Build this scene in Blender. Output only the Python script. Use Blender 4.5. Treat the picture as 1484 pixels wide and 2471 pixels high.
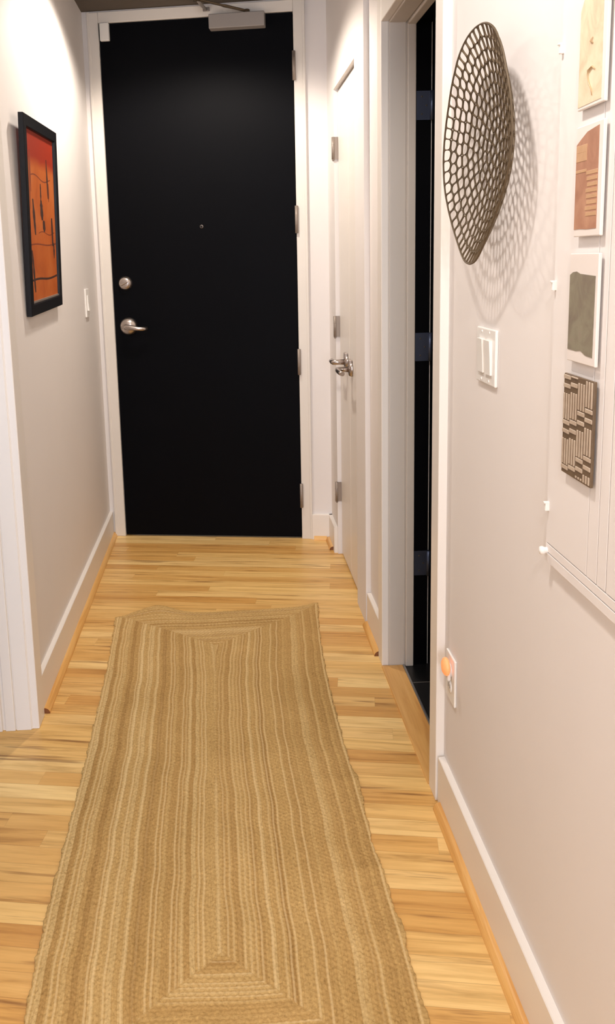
import bpy, bmesh, math, random
import numpy as np
from mathutils import Vector, Matrix

for o in list(bpy.data.objects):
    bpy.data.objects.remove(o, do_unlink=True)
scene = bpy.context.scene
COL = scene.collection
PI = math.pi

# ------------------------------------------------------------------ camera
FPX, PPX, PPY = 2000.6, 620.0, 960.0
IW, IH = 1484.0, 2471.0
cam_d = bpy.data.cameras.new('camera')
cam = bpy.data.objects.new('camera', cam_d)
COL.objects.link(cam)
cam_d.sensor_fit = 'HORIZONTAL'
cam_d.sensor_width = 36.0
cam_d.lens = FPX * 36.0 / IW
cam_d.shift_x = (IW / 2 - PPX) / IW
cam_d.shift_y = (PPY - IH / 2) / IW
cam_d.clip_start = 0.02
YAW, PITCH, ROLL = 0.0369, -0.1654, -0.0267
fwd = Vector((math.sin(YAW) * math.cos(PITCH), math.cos(YAW) * math.cos(PITCH), math.sin(PITCH)))
rgt = Vector((math.cos(YAW), -math.sin(YAW), 0))
upv = rgt.cross(fwd)
r2 = rgt * math.cos(ROLL) + upv * math.sin(ROLL)
u2 = -rgt * math.sin(ROLL) + upv * math.cos(ROLL)
cam.matrix_world = Matrix(((r2.x, u2.x, -fwd.x, 0.6077), (r2.y, u2.y, -fwd.y, -4.0639),
                           (r2.z, u2.z, -fwd.z, 1.3604), (0, 0, 0, 1)))
scene.camera = cam

# ------------------------------------------------------------------ view, world, lamps
scene.view_settings.view_transform = 'Standard'
scene.view_settings.look = 'None'
scene.view_settings.exposure = 0.13
scene.view_settings.gamma = 1.0
scene.view_settings.use_curve_mapping = False
wd = bpy.data.worlds.new('world')
scene.world = wd
wd.use_nodes = True
wd.node_tree.nodes['Background'].inputs[0].default_value = (0.80, 0.87, 1.0, 1)
wd.node_tree.nodes['Background'].inputs[1].default_value = 0.35

WARM = (1.0, 0.89, 0.785)
def downlight(name, x, y, z, power, size=150, blend=0.35, aim=(0, 0, -1), color=WARM, rad=0.047):
    l = bpy.data.lights.new(name, 'SPOT')
    l.energy = power; l.color = color; l.spot_size = math.radians(size); l.spot_blend = blend
    l.shadow_soft_size = rad
    o = bpy.data.objects.new(name, l); COL.objects.link(o)
    o.location = (x, y, z)
    o.rotation_euler = Vector(aim).to_track_quat('-Z', 'Y').to_euler()
    return o
downlight('ceiling_downlight', 0.42, -0.84, 2.46, 58, color=(1.0, 0.885, 0.77))
downlight('ceiling_downlight', 0.57, -2.92, 2.46, 51, color=(1.0, 0.915, 0.85))
downlight('ceiling_downlight', 0.60, -4.60, 2.46, 56, color=(1.0, 0.91, 0.84))
def area(name, loc, aim, sx, sy, power, color):
    l = bpy.data.lights.new(name, 'AREA'); l.shape = 'RECTANGLE'
    l.size = sx; l.size_y = sy; l.energy = power; l.color = color
    o = bpy.data.objects.new(name, l); COL.objects.link(o)
    o.location = loc; o.rotation_euler = Vector(aim).to_track_quat('-Z', 'Z').to_euler()
    return o
# daylight: the side room's unseen window (reaches the jamb at the end of the left wall) and an added lamp in the hall's unseen near end
area('unseen_daylight', (-1.65, -5.62, 1.5), (0.38, 1, -0.05), 2.0, 1.6, 34, (0.52, 0.70, 1.0))
area('unseen_daylight', (0.56, -7.52, 1.6), (0.0, 1, -0.03), 0.8, 1.3, 62, (0.78, 0.86, 1.0))

# ------------------------------------------------------------------ dimensions
W = 1.1207            # right wall plane
SK = -0.1633          # the end wall (and the floor boards) run slightly askew
TS = math.tan(SK)
CEIL = 2.497

# ------------------------------------------------------------------ materials
def srgb(r, g, b):
    f = lambda c: (c / 255 / 12.92) if c / 255 <= 0.04045 else ((c / 255 + 0.055) / 1.055) ** 2.4
    return (f(r), f(g), f(b), 1)

class NT:
    def __init__(s, name):
        s.m = bpy.data.materials.new(name); s.m.use_nodes = True
        s.t = s.m.node_tree; s.b = s.t.nodes['Principled BSDF']
    def n(s, typ, **kw):
        nd = s.t.nodes.new(typ)
        for k, v in kw.items(): setattr(nd, k, v)
        return nd
    def link(s, a, b): s.t.links.new(a, b)
    def put(s, sock, v):
        if hasattr(v, 'is_output') or isinstance(v, bpy.types.NodeSocket): s.link(v, sock)
        else: sock.default_value = v
    def math(s, op, a, b=None, c=None):
        nd = s.n('ShaderNodeMath', operation=op)
        s.put(nd.inputs[0], a)
        if b is not None: s.put(nd.inputs[1], b)
        if c is not None: s.put(nd.inputs[2], c)
        return nd.outputs[0]
    def comb(s, x, y, z):
        nd = s.n('ShaderNodeCombineXYZ')
        for i, v in enumerate((x, y, z)): s.put(nd.inputs[i], v)
        return nd.outputs[0]
    def noise(s, vec, scale, detail=3, rough=0.55, dist=0.0):
        nd = s.n('ShaderNodeTexNoise'); s.put(nd.inputs['Vector'], vec)
        nd.inputs['Scale'].default_value = scale; nd.inputs['Detail'].default_value = detail
        nd.inputs['Roughness'].default_value = rough; nd.inputs['Distortion'].default_value = dist
        return nd.outputs['Fac']
    def ramp(s, fac, stops, interp='LINEAR'):
        nd = s.n('ShaderNodeValToRGB'); nd.color_ramp.interpolation = interp
        e = nd.color_ramp.elements
        while len(e) < len(stops): e.new(0.5)
        for i, (p, c) in enumerate(stops): e[i].position = p; e[i].color = c
        s.put(nd.inputs[0], fac); return nd.outputs[0]
    def mix(s, fac, a, b, mode='MIX'):
        nd = s.n('ShaderNodeMix', data_type='RGBA', blend_type=mode)
        s.put(nd.inputs[0], fac); s.put(nd.inputs[6], a); s.put(nd.inputs[7], b)
        return nd.outputs[2]
    def bump(s, h, strength=0.2, dist=0.002):
        nd = s.n('ShaderNodeBump'); s.put(nd.inputs['Height'], h)
        nd.inputs['Strength'].default_value = strength; nd.inputs['Distance'].default_value = dist
        s.link(nd.outputs[0], s.b.inputs['Normal'])
    def coord(s, which='Object'):
        return s.n('ShaderNodeTexCoord').outputs[which]
    def xyz(s, v):
        nd = s.n('ShaderNodeSeparateXYZ'); s.link(v, nd.inputs[0]); return nd.outputs

def paint(name, col, rough=0.6, var=0.03, bump=0.05, bscale=220, metal=0.0, spec=0.5):
    m = NT(name); c = m.coord()
    f = m.noise(c, 3.0, 3)
    a = [max(0, x * (1 - var)) for x in col[:3]] + [1]
    b = [min(1, x * (1 + var)) for x in col[:3]] + [1]
    m.put(m.b.inputs['Base Color'], m.ramp(f, [(0.3, a), (0.7, b)]))
    m.b.inputs['Roughness'].default_value = rough
    m.b.inputs['Metallic'].default_value = metal
    m.b.inputs['Specular IOR Level'].default_value = spec
    if bump: m.bump(m.noise(c, bscale, 2), bump, 0.001)
    return m.m

M = {}
M['wall'] = paint('wall_paint', srgb(232, 227, 224), 0.7, 0.012, 0.05)
M['trim'] = paint('trim_paint', srgb(238, 232, 225), 0.38, 0.01, 0.02)
M['frame_grey'] = paint('steel_frame_paint', srgb(226, 220, 212), 0.42, 0.01, 0.02)
M['reveal'] = paint('darker_reveal_grey', srgb(206, 199, 191), 0.45, 0.01, 0.02)  # darker and greyer than the casing, used on the reveal faces
M['plastic'] = paint('white_plastic', srgb(240, 237, 232), 0.3, 0.006, 0)
M['ceiling'] = paint('ceiling_concrete', srgb(98, 88, 77), 0.9, 0.14, 0.3, 40)
M['black'] = paint('black_satin_paint', (0.0014, 0.0016, 0.0028, 1), 0.55, 0.08, 0.03, 300, spec=0.07)
M['blackwood'] = paint('black_frame_lacquer', (0.0035, 0.0038, 0.006, 1), 0.4, 0.1, 0.03, spec=0.25)
M['nickel'] = paint('satin_nickel', srgb(188, 178, 172), 0.3, 0.04, 0.02, 400, metal=1.0)
M['hinge'] = paint('hinge_steel', srgb(150, 138, 128), 0.45, 0.05, 0.02, 400, metal=0.35)
M['hinge_blue'] = paint('brushed_hinge_steel', srgb(84, 93, 116), 0.4, 0.05, 0.02, 400, metal=0.8)
M['closer'] = paint('closer_cover', srgb(146, 140, 136), 0.45, 0.02, 0.02)
M['arm'] = paint('closer_arm_bronze', srgb(96, 82, 64), 0.45, 0.05, 0.02, metal=0.5)
M['bronze'] = paint('bronze_wire', srgb(92, 76, 54), 0.5, 0.12, 0.05, 300, metal=0.2)
M['aluminium'] = paint('aluminium_edge', srgb(180, 182, 186), 0.3, 0.03, 0.02, metal=0.9)
M['dark_slot'] = paint('dark_slot', srgb(60, 54, 50), 0.6, 0.02, 0)
M['groove'] = paint('painted_groove', srgb(205, 197, 190), 0.6, 0.01, 0)

# floor boards: oak strips running across the hall, parallel to the end wall
def make_boards(name, base_rot, width=0.0571, tone=1.0):
    m = NT(name); c = m.coord('Object')
    mp = m.n('ShaderNodeMapping'); mp.inputs['Rotation'].default_value = (0, 0, -base_rot)
    m.link(c, mp.inputs[0])
    x, y, _ = m.xyz(mp.outputs[0])
    yr = m.math('DIVIDE', y, width)
    row = m.math('FLOOR', yr); fy = m.math('FRACT', yr)
    wn = m.n('ShaderNodeTexWhiteNoise', noise_dimensions='1D'); m.link(row, wn.inputs['W'])
    xo = m.math('ADD', x, m.math('MULTIPLY', wn.outputs['Value'], 3.1))
    xr = m.math('DIVIDE', xo, 1.05)
    cell = m.math('FLOOR', xr); fx = m.math('FRACT', xr)
    w2 = m.n('ShaderNodeTexWhiteNoise', noise_dimensions='2D')
    m.link(m.comb(row, cell, 0.0), w2.inputs['Vector'])
    rnd = w2.outputs['Value']; rndc = m.xyz(w2.outputs['Color'])
    T = lambda r, g, b: srgb(r * tone, g * tone, b * tone)
    basec = m.ramp(rnd, [(0.0, T(210, 157, 86)), (0.2, T(234, 190, 116)), (0.42, T(247, 213, 146)),
                         (0.62, T(224, 175, 101)), (0.82, T(244, 206, 134)), (1.0, T(216, 164, 92))])
    # grain runs along the strip, displaced per board
    gv = m.comb(m.math('ADD', m.math('MULTIPLY', xo, 1.1), m.math('MULTIPLY', rndc[1], 40)),
                m.math('ADD', m.math('MULTIPLY', y, 17.0), m.math('MULTIPLY', rndc[0], 40)), 0.0)
    g1 = m.noise(gv, 2.2, 5, 0.62, 0.6)
    g2 = m.noise(gv, 7.0, 3, 0.6, 0.2)
    grain = m.ramp(g1, [(0.30, (0.56, 0.47, 0.36, 1)), (0.43, (0.86, 0.80, 0.72, 1)), (0.56, (1, 1, 1, 1)), (0.75, (1.08, 1.08, 1.08, 1))])
    c1 = m.mix(0.85, basec, grain, 'MULTIPLY')
    fine = m.ramp(g2, [(0.3, (0.86, 0.83, 0.78, 1)), (0.65, (1.03, 1.03, 1.03, 1))])
    c2 = m.mix(0.55, c1, fine, 'MULTIPLY')
    # occasional mineral streaks
    sv = m.comb(m.math('ADD', m.math('MULTIPLY', xo, 2.4), m.math('MULTIPLY', rndc[2], 60)),
                m.math('ADD', m.math('MULTIPLY', y, 38.0), m.math('MULTIPLY', rnd, 60)), 3.0)
    st = m.ramp(m.noise(sv, 1.0, 3, 0.5, 0.4), [(0.615, (0, 0, 0, 1)), (0.72, (1, 1, 1, 1))])
    c3 = m.mix(m.math('MULTIPLY', st, 0.75), c2, T(124, 74, 32))
    # joints between strips
    ey = m.math('MINIMUM', fy, m.math('SUBTRACT', 1.0, fy))
    ex = m.math('MINIMUM', fx, m.math('SUBTRACT', 1.0, fx))
    jy = m.math('LESS_THAN', ey, 0.012); jx = m.math('LESS_THAN', ex, 0.0009)
    j = m.math('MAXIMUM', jy, m.math('MULTIPLY', jx, 0.35))
    c4 = m.mix(m.math('MULTIPLY', j, 0.34), c3, T(128, 80, 36))
    m.link(c4, m.b.inputs['Base Color'])
    m.put(m.b.inputs['Roughness'], m.math('ADD', m.math('MULTIPLY', g2, 0.12), 0.30))
    m.b.inputs['Specular IOR Level'].default_value = 0.4
    m.bump(m.math('SUBTRACT', m.math('MULTIPLY', g2, 0.15), j), 0.15, 0.0006)
    return m.m
M['boards'] = make_boards('oak_strip_floor', SK)

def make_plank(name, axis, a, b, c):
    m = NT(name); co = m.coord('Object'); s = [26, 26, 26]; s[axis] = 1.6
    mp = m.n('ShaderNodeMapping'); mp.inputs['Scale'].default_value = s; m.link(co, mp.inputs[0])
    f = m.noise(mp.outputs[0], 1.8, 4, 0.6, 0.4)
    m.link(m.ramp(f, [(0.32, a), (0.5, b), (0.72, c)]), m.b.inputs['Base Color'])
    m.b.inputs['Roughness'].default_value = 0.38
    m.bump(f, 0.06, 0.0006)
    return m.m
M['saddle'] = make_plank('saddle_oak', 1, srgb(204, 148, 82), srgb(220, 168, 98), srgb(228, 180, 112))
M['shoe'] = make_plank('shoe_moulding_oak', 1, srgb(208, 150, 78), srgb(230, 178, 104), srgb(238, 192, 122))
M['shoe_x'] = make_plank('shoe_moulding_oak_across', 0, srgb(208, 150, 78), srgb(230, 178, 104), srgb(238, 192, 122))
M['endgrain'] = paint('oak_end_grain', srgb(128, 78, 42), 0.7, 0.1, 0.1)

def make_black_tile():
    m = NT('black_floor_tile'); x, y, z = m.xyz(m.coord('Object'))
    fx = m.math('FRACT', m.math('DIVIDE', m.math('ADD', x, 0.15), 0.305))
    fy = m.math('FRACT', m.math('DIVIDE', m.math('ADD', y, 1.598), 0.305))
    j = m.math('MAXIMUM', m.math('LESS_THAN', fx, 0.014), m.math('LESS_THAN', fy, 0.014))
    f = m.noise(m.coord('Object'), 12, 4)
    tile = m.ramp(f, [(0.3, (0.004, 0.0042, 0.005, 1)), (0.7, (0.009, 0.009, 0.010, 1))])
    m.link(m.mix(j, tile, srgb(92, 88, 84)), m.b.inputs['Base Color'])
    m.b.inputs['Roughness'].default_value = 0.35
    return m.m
M['tile'] = make_black_tile()

def make_rug():
    m = NT('braided_jute')
    ra = m.n('ShaderNodeAttribute', attribute_name='ring').outputs['Fac']
    al = m.n('ShaderNodeAttribute', attribute_name='along').outputs['Fac']
    sd = m.n('ShaderNodeAttribute', attribute_name='side').outputs['Fac']
    ri = m.math('FLOOR', ra); fr = m.math('FRACT', ra)
    wn = m.n('ShaderNodeTexWhiteNoise', noise_dimensions='2D')
    m.link(m.comb(ri, m.math('MULTIPLY', sd, 7.3), 0.0), wn.inputs['Vector'])
    r = wn.outputs['Value']
    seg = m.noise(m.comb(m.math('MULTIPLY', al, 1.1), m.math('MULTIPLY', ri, 3.17), sd), 1.0, 2)
    f = m.math('ADD', m.math('MULTIPLY', r, 0.72), m.math('MULTIPLY', seg, 0.28))
    base = m.ramp(f, [(0.08, srgb(172, 136, 84)), (0.32, srgb(190, 155, 100)), (0.55, srgb(198, 164, 108)),
                      (0.75, srgb(203, 171, 116)), (0.92, srgb(216, 188, 137))])
    co = m.coord('Object')
    big = m.noise(co, 4.5, 3)
    c1 = m.mix(0.8, base, m.ramp(big, [(0.3, (0.86, 0.84, 0.78, 1)), (0.7, (1.06, 1.06, 1.06, 1))]), 'MULTIPLY')
    fib = m.noise(m.comb(m.math('MULTIPLY', al, 90.0), m.math('MULTIPLY', ra, 2.6), 0.0), 1.0, 3, 0.7)
    c2 = m.mix(0.9, c1, m.ramp(fib, [(0.26, (0.60, 0.55, 0.44, 1)), (0.45, (0.96, 0.95, 0.93, 1)), (0.66, (1.06, 1.06, 1.04, 1)), (0.82, (1.22, 1.22, 1.2, 1))]), 'MULTIPLY')
    tw = m.noise(co, 210, 2, 0.6)
    c2 = m.mix(0.9, c2, m.ramp(tw, [(0.28, (0.74, 0.70, 0.62, 1)), (0.45, (0.97, 0.965, 0.95, 1)), (0.6, (1.03, 1.03, 1.02, 1)), (0.74, (1.20, 1.20, 1.19, 1))]), 'MULTIPLY')
    sp = m.ramp(m.noise(co, 95, 2, 0.5), [(0.70, (0, 0, 0, 1)), (0.80, (1, 1, 1, 1))])
    c3 = m.mix(m.math('MULTIPLY', sp, 0.45), c2, srgb(138, 102, 56))
    # some braids carry a painted highlight along a thin strip
    w2 = m.n('ShaderNodeTexWhiteNoise', noise_dimensions='2D')
    m.link(m.comb(m.math('ADD', ri, 91.0), m.math('MULTIPLY', sd, 3.1), 0.0), w2.inputs['Vector'])
    has = m.ramp(m.math('ADD', m.math('MULTIPLY', w2.outputs['Value'], 0.75), m.math('MULTIPLY', seg, 0.25)), [(0.50, (0, 0, 0, 1)), (0.74, (1, 1, 1, 1))])
    pos = m.math('ABSOLUTE', m.math('SUBTRACT', fr, m.math('ADD', 0.35, m.math('MULTIPLY', w2.outputs['Value'], 0.3))))
    highlight = m.ramp(m.math('ADD', pos, m.math('MULTIPLY', m.math('SUBTRACT', fib, 0.5), 0.35)), [(0.10, (1, 1, 1, 1)), (0.26, (0, 0, 0, 1))])
    c4 = m.mix(m.math('MULTIPLY', m.math('MULTIPLY', has, highlight), 0.42), c3, srgb(236, 210, 160))
    edge = m.ramp(fr, [(0.0, (0.80, 0.76, 0.68, 1)), (0.16, (1, 1, 1, 1)), (0.84, (1, 1, 1, 1)), (1.0, (0.80, 0.76, 0.68, 1))])  # crease shade between the braids, put into the colour
    c4 = m.mix(0.45, c4, edge, 'MULTIPLY')
    m.link(c4, m.b.inputs['Base Color'])
    m.b.inputs['Roughness'].default_value = 0.92
    m.b.inputs['Specular IOR Level'].default_value = 0.15
    m.bump(m.noise(co, 420, 3, 0.7), 0.5, 0.0015)
    return m.m
M['rug'] = make_rug()

def make_glaze(name, stops, scale=(9, 9, 9), nscale=3.0, rough=0.3, dist=1.0):
    m = NT(name); co = m.coord('Object')
    mp = m.n('ShaderNodeMapping'); mp.inputs['Scale'].default_value = scale; m.link(co, mp.inputs[0])
    m.link(m.ramp(m.noise(mp.outputs[0], nscale, 4, 0.6, dist), stops), m.b.inputs['Base Color'])
    m.b.inputs['Roughness'].default_value = rough
    return m.m
M['glaze_beige'] = make_glaze('beige_glaze', [(0.3, srgb(208, 180, 148)), (0.5, srgb(226, 204, 172)), (0.7, srgb(232, 216, 188))], nscale=2.5)
M['glaze_brown'] = make_glaze('brown_glaze_line', [(0.3, srgb(176, 146, 108)), (0.7, srgb(196, 168, 130))])
M['glaze_terracotta'] = make_glaze('terracotta_glaze', [(0.3, srgb(158, 110, 86)), (0.5, srgb(174, 126, 100)), (0.7, srgb(188, 142, 114))], nscale=2.2)
M['glaze_tan'] = make_glaze('tan_glaze_stripe', [(0.3, srgb(184, 144, 108)), (0.7, srgb(200, 160, 122))])
M['glaze_green'] = make_glaze('grey_green_glaze', [(0.3, srgb(120, 108, 96)), (0.48, srgb(132, 124, 106)), (0.62, srgb(140, 134, 114)), (0.75, srgb(142, 128, 114))], nscale=3.0)
M['ceramic'] = paint('white_ceramic', srgb(232, 224, 218), 0.35, 0.01, 0)
M['weave_dark'] = make_glaze('dark_brown_weave', [(0.3, srgb(92, 73, 52)), (0.7, srgb(112, 92, 70))])
M['weave_light'] = make_glaze('pale_brown_weave', [(0.3, srgb(178, 158, 138)), (0.7, srgb(196, 180, 160))])

def make_orange():
    m = NT('orange_painting'); x, y, z = m.xyz(m.coord('Object'))
    co = m.coord('Object')
    n = m.noise(co, 7, 4, 0.6, 0.6)
    o = m.ramp(n, [(0.25, srgb(166, 76, 24)), (0.5, srgb(192, 98, 38)), (0.75, srgb(202, 116, 58))])
    zz = m.math('ADD', z, m.math('MULTIPLY', m.math('SUBTRACT', n, 0.5), 0.05))
    top = m.ramp(m.math('MULTIPLY', zz, 1.0), [(0.155, (0, 0, 0, 1)), (0.185, (1, 1, 1, 1))])
    m.link(m.mix(top, o, srgb(158, 44, 14)), m.b.inputs['Base Color'])
    m.b.inputs['Roughness'].default_value = 0.45
    return m.m
M['orange'] = make_orange()
M['ink'] = paint('dark_brush_ink', srgb(58, 26, 14), 0.6, 0.2, 0.05)
M['ink_soft'] = paint('brown_brush_ink', srgb(126, 54, 20), 0.6, 0.2, 0.05)
def make_glow():
    m = NT('orange_glow_lens')
    m.b.inputs['Base Color'].default_value = srgb(250, 170, 120)
    m.b.inputs['Roughness'].default_value = 0.35
    lw = m.n('ShaderNodeTexNoise'); lw.inputs['Scale'].default_value = 40
    m.link(m.ramp(lw.outputs['Fac'], [(0.3, srgb(255, 112, 48)), (0.7, srgb(255, 150, 84))]), m.b.inputs['Emission Color'])
    m.b.inputs['Emission Strength'].default_value = 0.55
    return m.m
M['glow'] = make_glow()

# ------------------------------------------------------------------ mesh helpers
def bx(bm, x0, x1, y0, y1, z0, z1, bev=0.0, seg=1, mat=0):
    t = bmesh.new()
    v = [t.verts.new((x, y, z)) for x in (min(x0, x1), max(x0, x1)) for y in (min(y0, y1), max(y0, y1)) for z in (min(z0, z1), max(z0, z1))]
    for f in ((0, 1, 3, 2), (4, 6, 7, 5), (0, 4, 5, 1), (2, 3, 7, 6), (0, 2, 6, 4), (1, 5, 7, 3)):
        t.faces.new([v[i] for i in f])
    if bev: bmesh.ops.bevel(t, geom=list(t.edges), offset=bev, segments=seg, profile=0.5, affect='EDGES')
    merge(bm, t, mat)

def merge(bm, t, mat=0, mtx=None):
    if mtx is not None: t.transform(mtx)
    t.normal_update()
    mp = {v: bm.verts.new(v.co) for v in t.verts}
    for f in t.faces:
        try:
            g = bm.faces.new([mp[v] for v in f.verts]); g.material_index = mat; g.smooth = f.smooth
        except ValueError: pass
    t.free()

def frame_axes(d):
    d = Vector(d).normalized()
    a = Vector((0, 0, 1)) if abs(d.z) < 0.9 else Vector((1, 0, 0))
    s = d.cross(a).normalized(); return s, s.cross(d).normalized() * -1 if False else d.cross(s).normalized()

def tube(bm, pts, rad, n=10, closed=False, caps=True, mat=0, smooth=True, flat=None):
    """sweep a (possibly flattened) circle along pts; rad is a number or one per point"""
    pts = [Vector(p) for p in pts]; N = len(pts)
    rad = [rad] * N if not hasattr(rad, '__len__') else rad
    rings = []; ref = None
    for i, p in enumerate(pts):
        if closed: d = pts[(i + 1) % N] - pts[i - 1]
        else: d = pts[min(i + 1, N - 1)] - pts[max(i - 1, 0)]
        d.normalize()
        if ref is None:
            a = Vector((0, 0, 1)) if abs(d.z) < 0.9 else Vector((1, 0, 0))
            ref = d.cross(a).normalized()
        s = (ref - d * ref.dot(d))
        s = s.normalized() if s.length > 1e-6 else d.orthogonal().normalized()
        ref = s; t = d.cross(s)
        k = flat if flat else (1, 1)
        rings.append([bm.verts.new(p + rad[i] * (k[0] * s * math.cos(2 * PI * j / n) + k[1] * t * math.sin(2 * PI * j / n))) for j in range(n)])
    M_ = N if closed else N - 1
    for i in range(M_):
        a, b = rings[i], rings[(i + 1) % N]
        for j in range(n):
            f = bm.faces.new((a[j], a[(j + 1) % n], b[(j + 1) % n], b[j])); f.smooth = smooth; f.material_index = mat
    if caps and not closed:
        f = bm.faces.new(rings[0][::-1]); f.material_index = mat
        f = bm.faces.new(rings[-1]); f.material_index = mat

def lathe(bm, prof, origin, axis, n=32, mat=0):
    """prof: list of (distance along axis, radius)"""
    o = Vector(origin); a = Vector(axis).normalized()
    s = a.orthogonal().normalized(); t = a.cross(s)
    rings = []
    for h, r in prof:
        if r < 1e-6: rings.append([bm.verts.new(o + a * h)])
        else: rings.append([bm.verts.new(o + a * h + r * (s * math.cos(2 * PI * j / n) + t * math.sin(2 * PI * j / n))) for j in range(n)])
    for A, B in zip(rings, rings[1:]):
        for j in range(n):
            k = (j + 1) % n
            if len(A) == 1 and len(B) == 1: continue
            if len(A) == 1: f = bm.faces.new((A[0], B[k], B[j]))
            elif len(B) == 1: f = bm.faces.new((A[j], A[k], B[0]))
            else: f = bm.faces.new((A[j], A[k], B[k], B[j]))
            f.smooth = True; f.material_index = mat

def prism(bm, poly, axis, a, b, mat=0):
    """extrude a 2-D polygon along an axis (0,1,2); poly gives the two other coordinates in order"""
    def mk(p, h):
        c = [0, 0, 0]; o = [i for i in range(3) if i != axis]
        c[o[0]], c[o[1]], c[axis] = p[0], p[1], h; return bm.verts.new(c)
    A = [mk(p, a) for p in poly]; B = [mk(p, b) for p in poly]; n = len(poly)
    fs = [bm.faces.new(A), bm.faces.new(B[::-1])]
    for i in range(n): fs.append(bm.faces.new((A[i], B[i], B[(i + 1) % n], A[(i + 1) % n])))
    for f in fs: f.material_index = mat
    bmesh.ops.recalc_face_normals(bm, faces=fs)

def obj(name, bm, mats, parent=None, loc=None, rotz=None, recalc=True):
    """link a bmesh as ONE object; loc moves the origin there (geometry stays put)"""
    if recalc: bmesh.ops.recalc_face_normals(bm, faces=list(bm.faces))
    if loc is not None: bm.transform(Matrix.Translation(-Vector(loc)))
    me = bpy.data.meshes.new(name); bm.to_mesh(me); bm.free()
    for m in (mats if isinstance(mats, (list, tuple)) else [mats]): me.materials.append(m)
    o = bpy.data.objects.new(name, me); COL.objects.link(o)
    if parent: o.parent = parent
    if loc is not None: o.location = loc
    if rotz is not None: o.rotation_euler = (0, 0, rotz)
    return o

def empty(name, loc=(0, 0, 0), rotz=0.0):
    o = bpy.data.objects.new(name, None); COL.objects.link(o)
    o.location = loc; o.rotation_euler = (0, 0, rotz); o.empty_display_size = 0.05
    return o
def tag(o, label, cat, group=None):
    o['label'] = label; o['category'] = cat
    if group: o['group'] = group
    return o
def struct(o, label=None):
    o['kind'] = 'structure'
    if label: o['label'] = label
    return o
B = bmesh.new

# ================================================================== SETTING
# floor: strip boards (with the skewed edge tucked under the end wall)
bm = B()
pts = [(-4.2, -8.0), (W + 0.055, -8.0), (W + 0.055, -0.02), (1.3, 0.3), (-4.2, 0.9)]
pts = [(-4.2, -7.6), (W + 0.052, -7.6), (W + 0.052, -0.10), (-0.05, 0.08), (-4.2, 0.08)]
prism(bm, pts, 2, -0.04, 0.0)
struct(obj('floor', bm, M['boards']))
# bathroom floor
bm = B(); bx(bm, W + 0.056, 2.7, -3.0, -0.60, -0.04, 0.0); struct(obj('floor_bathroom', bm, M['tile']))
# closet floor not seen: boards run on under the doors
bm = B(); bx(bm, -4.3, 2.8, -7.7, 0.35, CEIL, CEIL + 0.08); struct(obj('ceiling', bm, M['ceiling']))

# left wall (ends at the jamb of the side opening), and its far part
bm = B(); bx(bm, -0.125, 0.0, -1.745, 0.25, -0.03, CEIL); struct(obj('wall_left', bm, M['wall']))
# end wall, skewed: local X runs along the wall, local -Y faces the hall
END = empty('end_wall_axis'); bpy.data.objects.remove(END)
RZ = SK
bm = B()
bx(bm, -0.06, 0.033, 0.0, 0.14, -0.03, CEIL)
bx(bm, 1.016, 1.19, 0.0, 0.14, -0.03, CEIL)
bx(bm, 0.033, 1.016, 0.0, 0.14, 2.487, CEIL + 0.001)
struct(obj('wall_back', bm, M['wall'], loc=(0, 0, 0), rotz=RZ))
# right wall in one object: far stub, lintels, pier, long near run
D0, D1 = -0.395, -0.955           # closet opening
O0, O1 = -1.478, -2.120           # bathroom opening
TH = 0.135
bm = B()
XC = W - 0.0185                   # the closet section stands a little proud
bx(bm, XC, W + TH, D0, -0.10, -0.03, CEIL)
bx(bm, XC, W + TH, D0, D1, 2.062, CEIL)
bx(bm, XC, W + TH, D1, -1.155, -0.03, CEIL)
bx(bm, W, W + TH, -1.155, O0 + 0.004, -0.03, CEIL)
bx(bm, W, W + TH, O0, O1, 2.062, CEIL)
bx(bm, W, W + TH, O1 - 0.004, -7.6, -0.03, CEIL)
bmesh.ops.remove_doubles(bm, verts=bm.verts, dist=1e-5)
struct(obj('wall_right', bm, M['wall']))
# unseen near left wall, extended to block the daylight, and the side room's shell
bm = B(); bx(bm, -0.125, 0.0, -2.62, -7.6, -0.03, CEIL); bx(bm, -0.125, 0.0, -1.745, -2.62, 2.09, CEIL)
struct(obj('wall_left_unseen', bm, M['wall']))
bm = B(); bx(bm, -4.3, -4.2, -5.8, 0.2, -0.03, CEIL); struct(obj('wall_left_room', bm, M['wall']))
bm = B(); bx(bm, -4.2, -0.125, 0.08, 0.2, -0.03, CEIL); struct(obj('wall_back_room', bm, M['wall']))
def holed(bm, x0, x1, y0, y1, a, b, z0, z1):
    bx(bm, x0, a, y0, y1, -0.03, CEIL); bx(bm, b, x1, y0, y1, -0.03, CEIL)
    bx(bm, a, b, y0, y1, -0.03, z0); bx(bm, a, b, y0, y1, z1, CEIL)
bm = B(); holed(bm, -4.3, -0.125, -5.8, -5.7, -2.7, -0.6, 0.65, 2.35); struct(obj('wall_front_room', bm, M['wall']))
bm = B(); holed(bm, -0.125, W + TH, -7.7, -7.6, 0.12, 1.0, 0.9, 2.3); struct(obj('wall_front', bm, M['wall']))
def sash(name, a, b, y0, y1, z0, z1):
    wf = B()
    for x in (a, (a + b) / 2 - 0.02, b - 0.04): bx(wf, x, x + 0.04, y0, y1, z0, z1)
    for z in (z0, (z0 + z1) / 2 - 0.02, z1 - 0.04): bx(wf, a, b, y0, y1, z, z + 0.04)
    struct(obj(name, wf, M['trim']))
sash('window_1', -2.7, -0.6, -5.78, -5.74, 0.65, 2.35)
sash('window_added', 0.12, 1.0, -7.68, -7.64, 0.9, 2.3)  # unseen window, added to let daylight into the hall's near end
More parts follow.
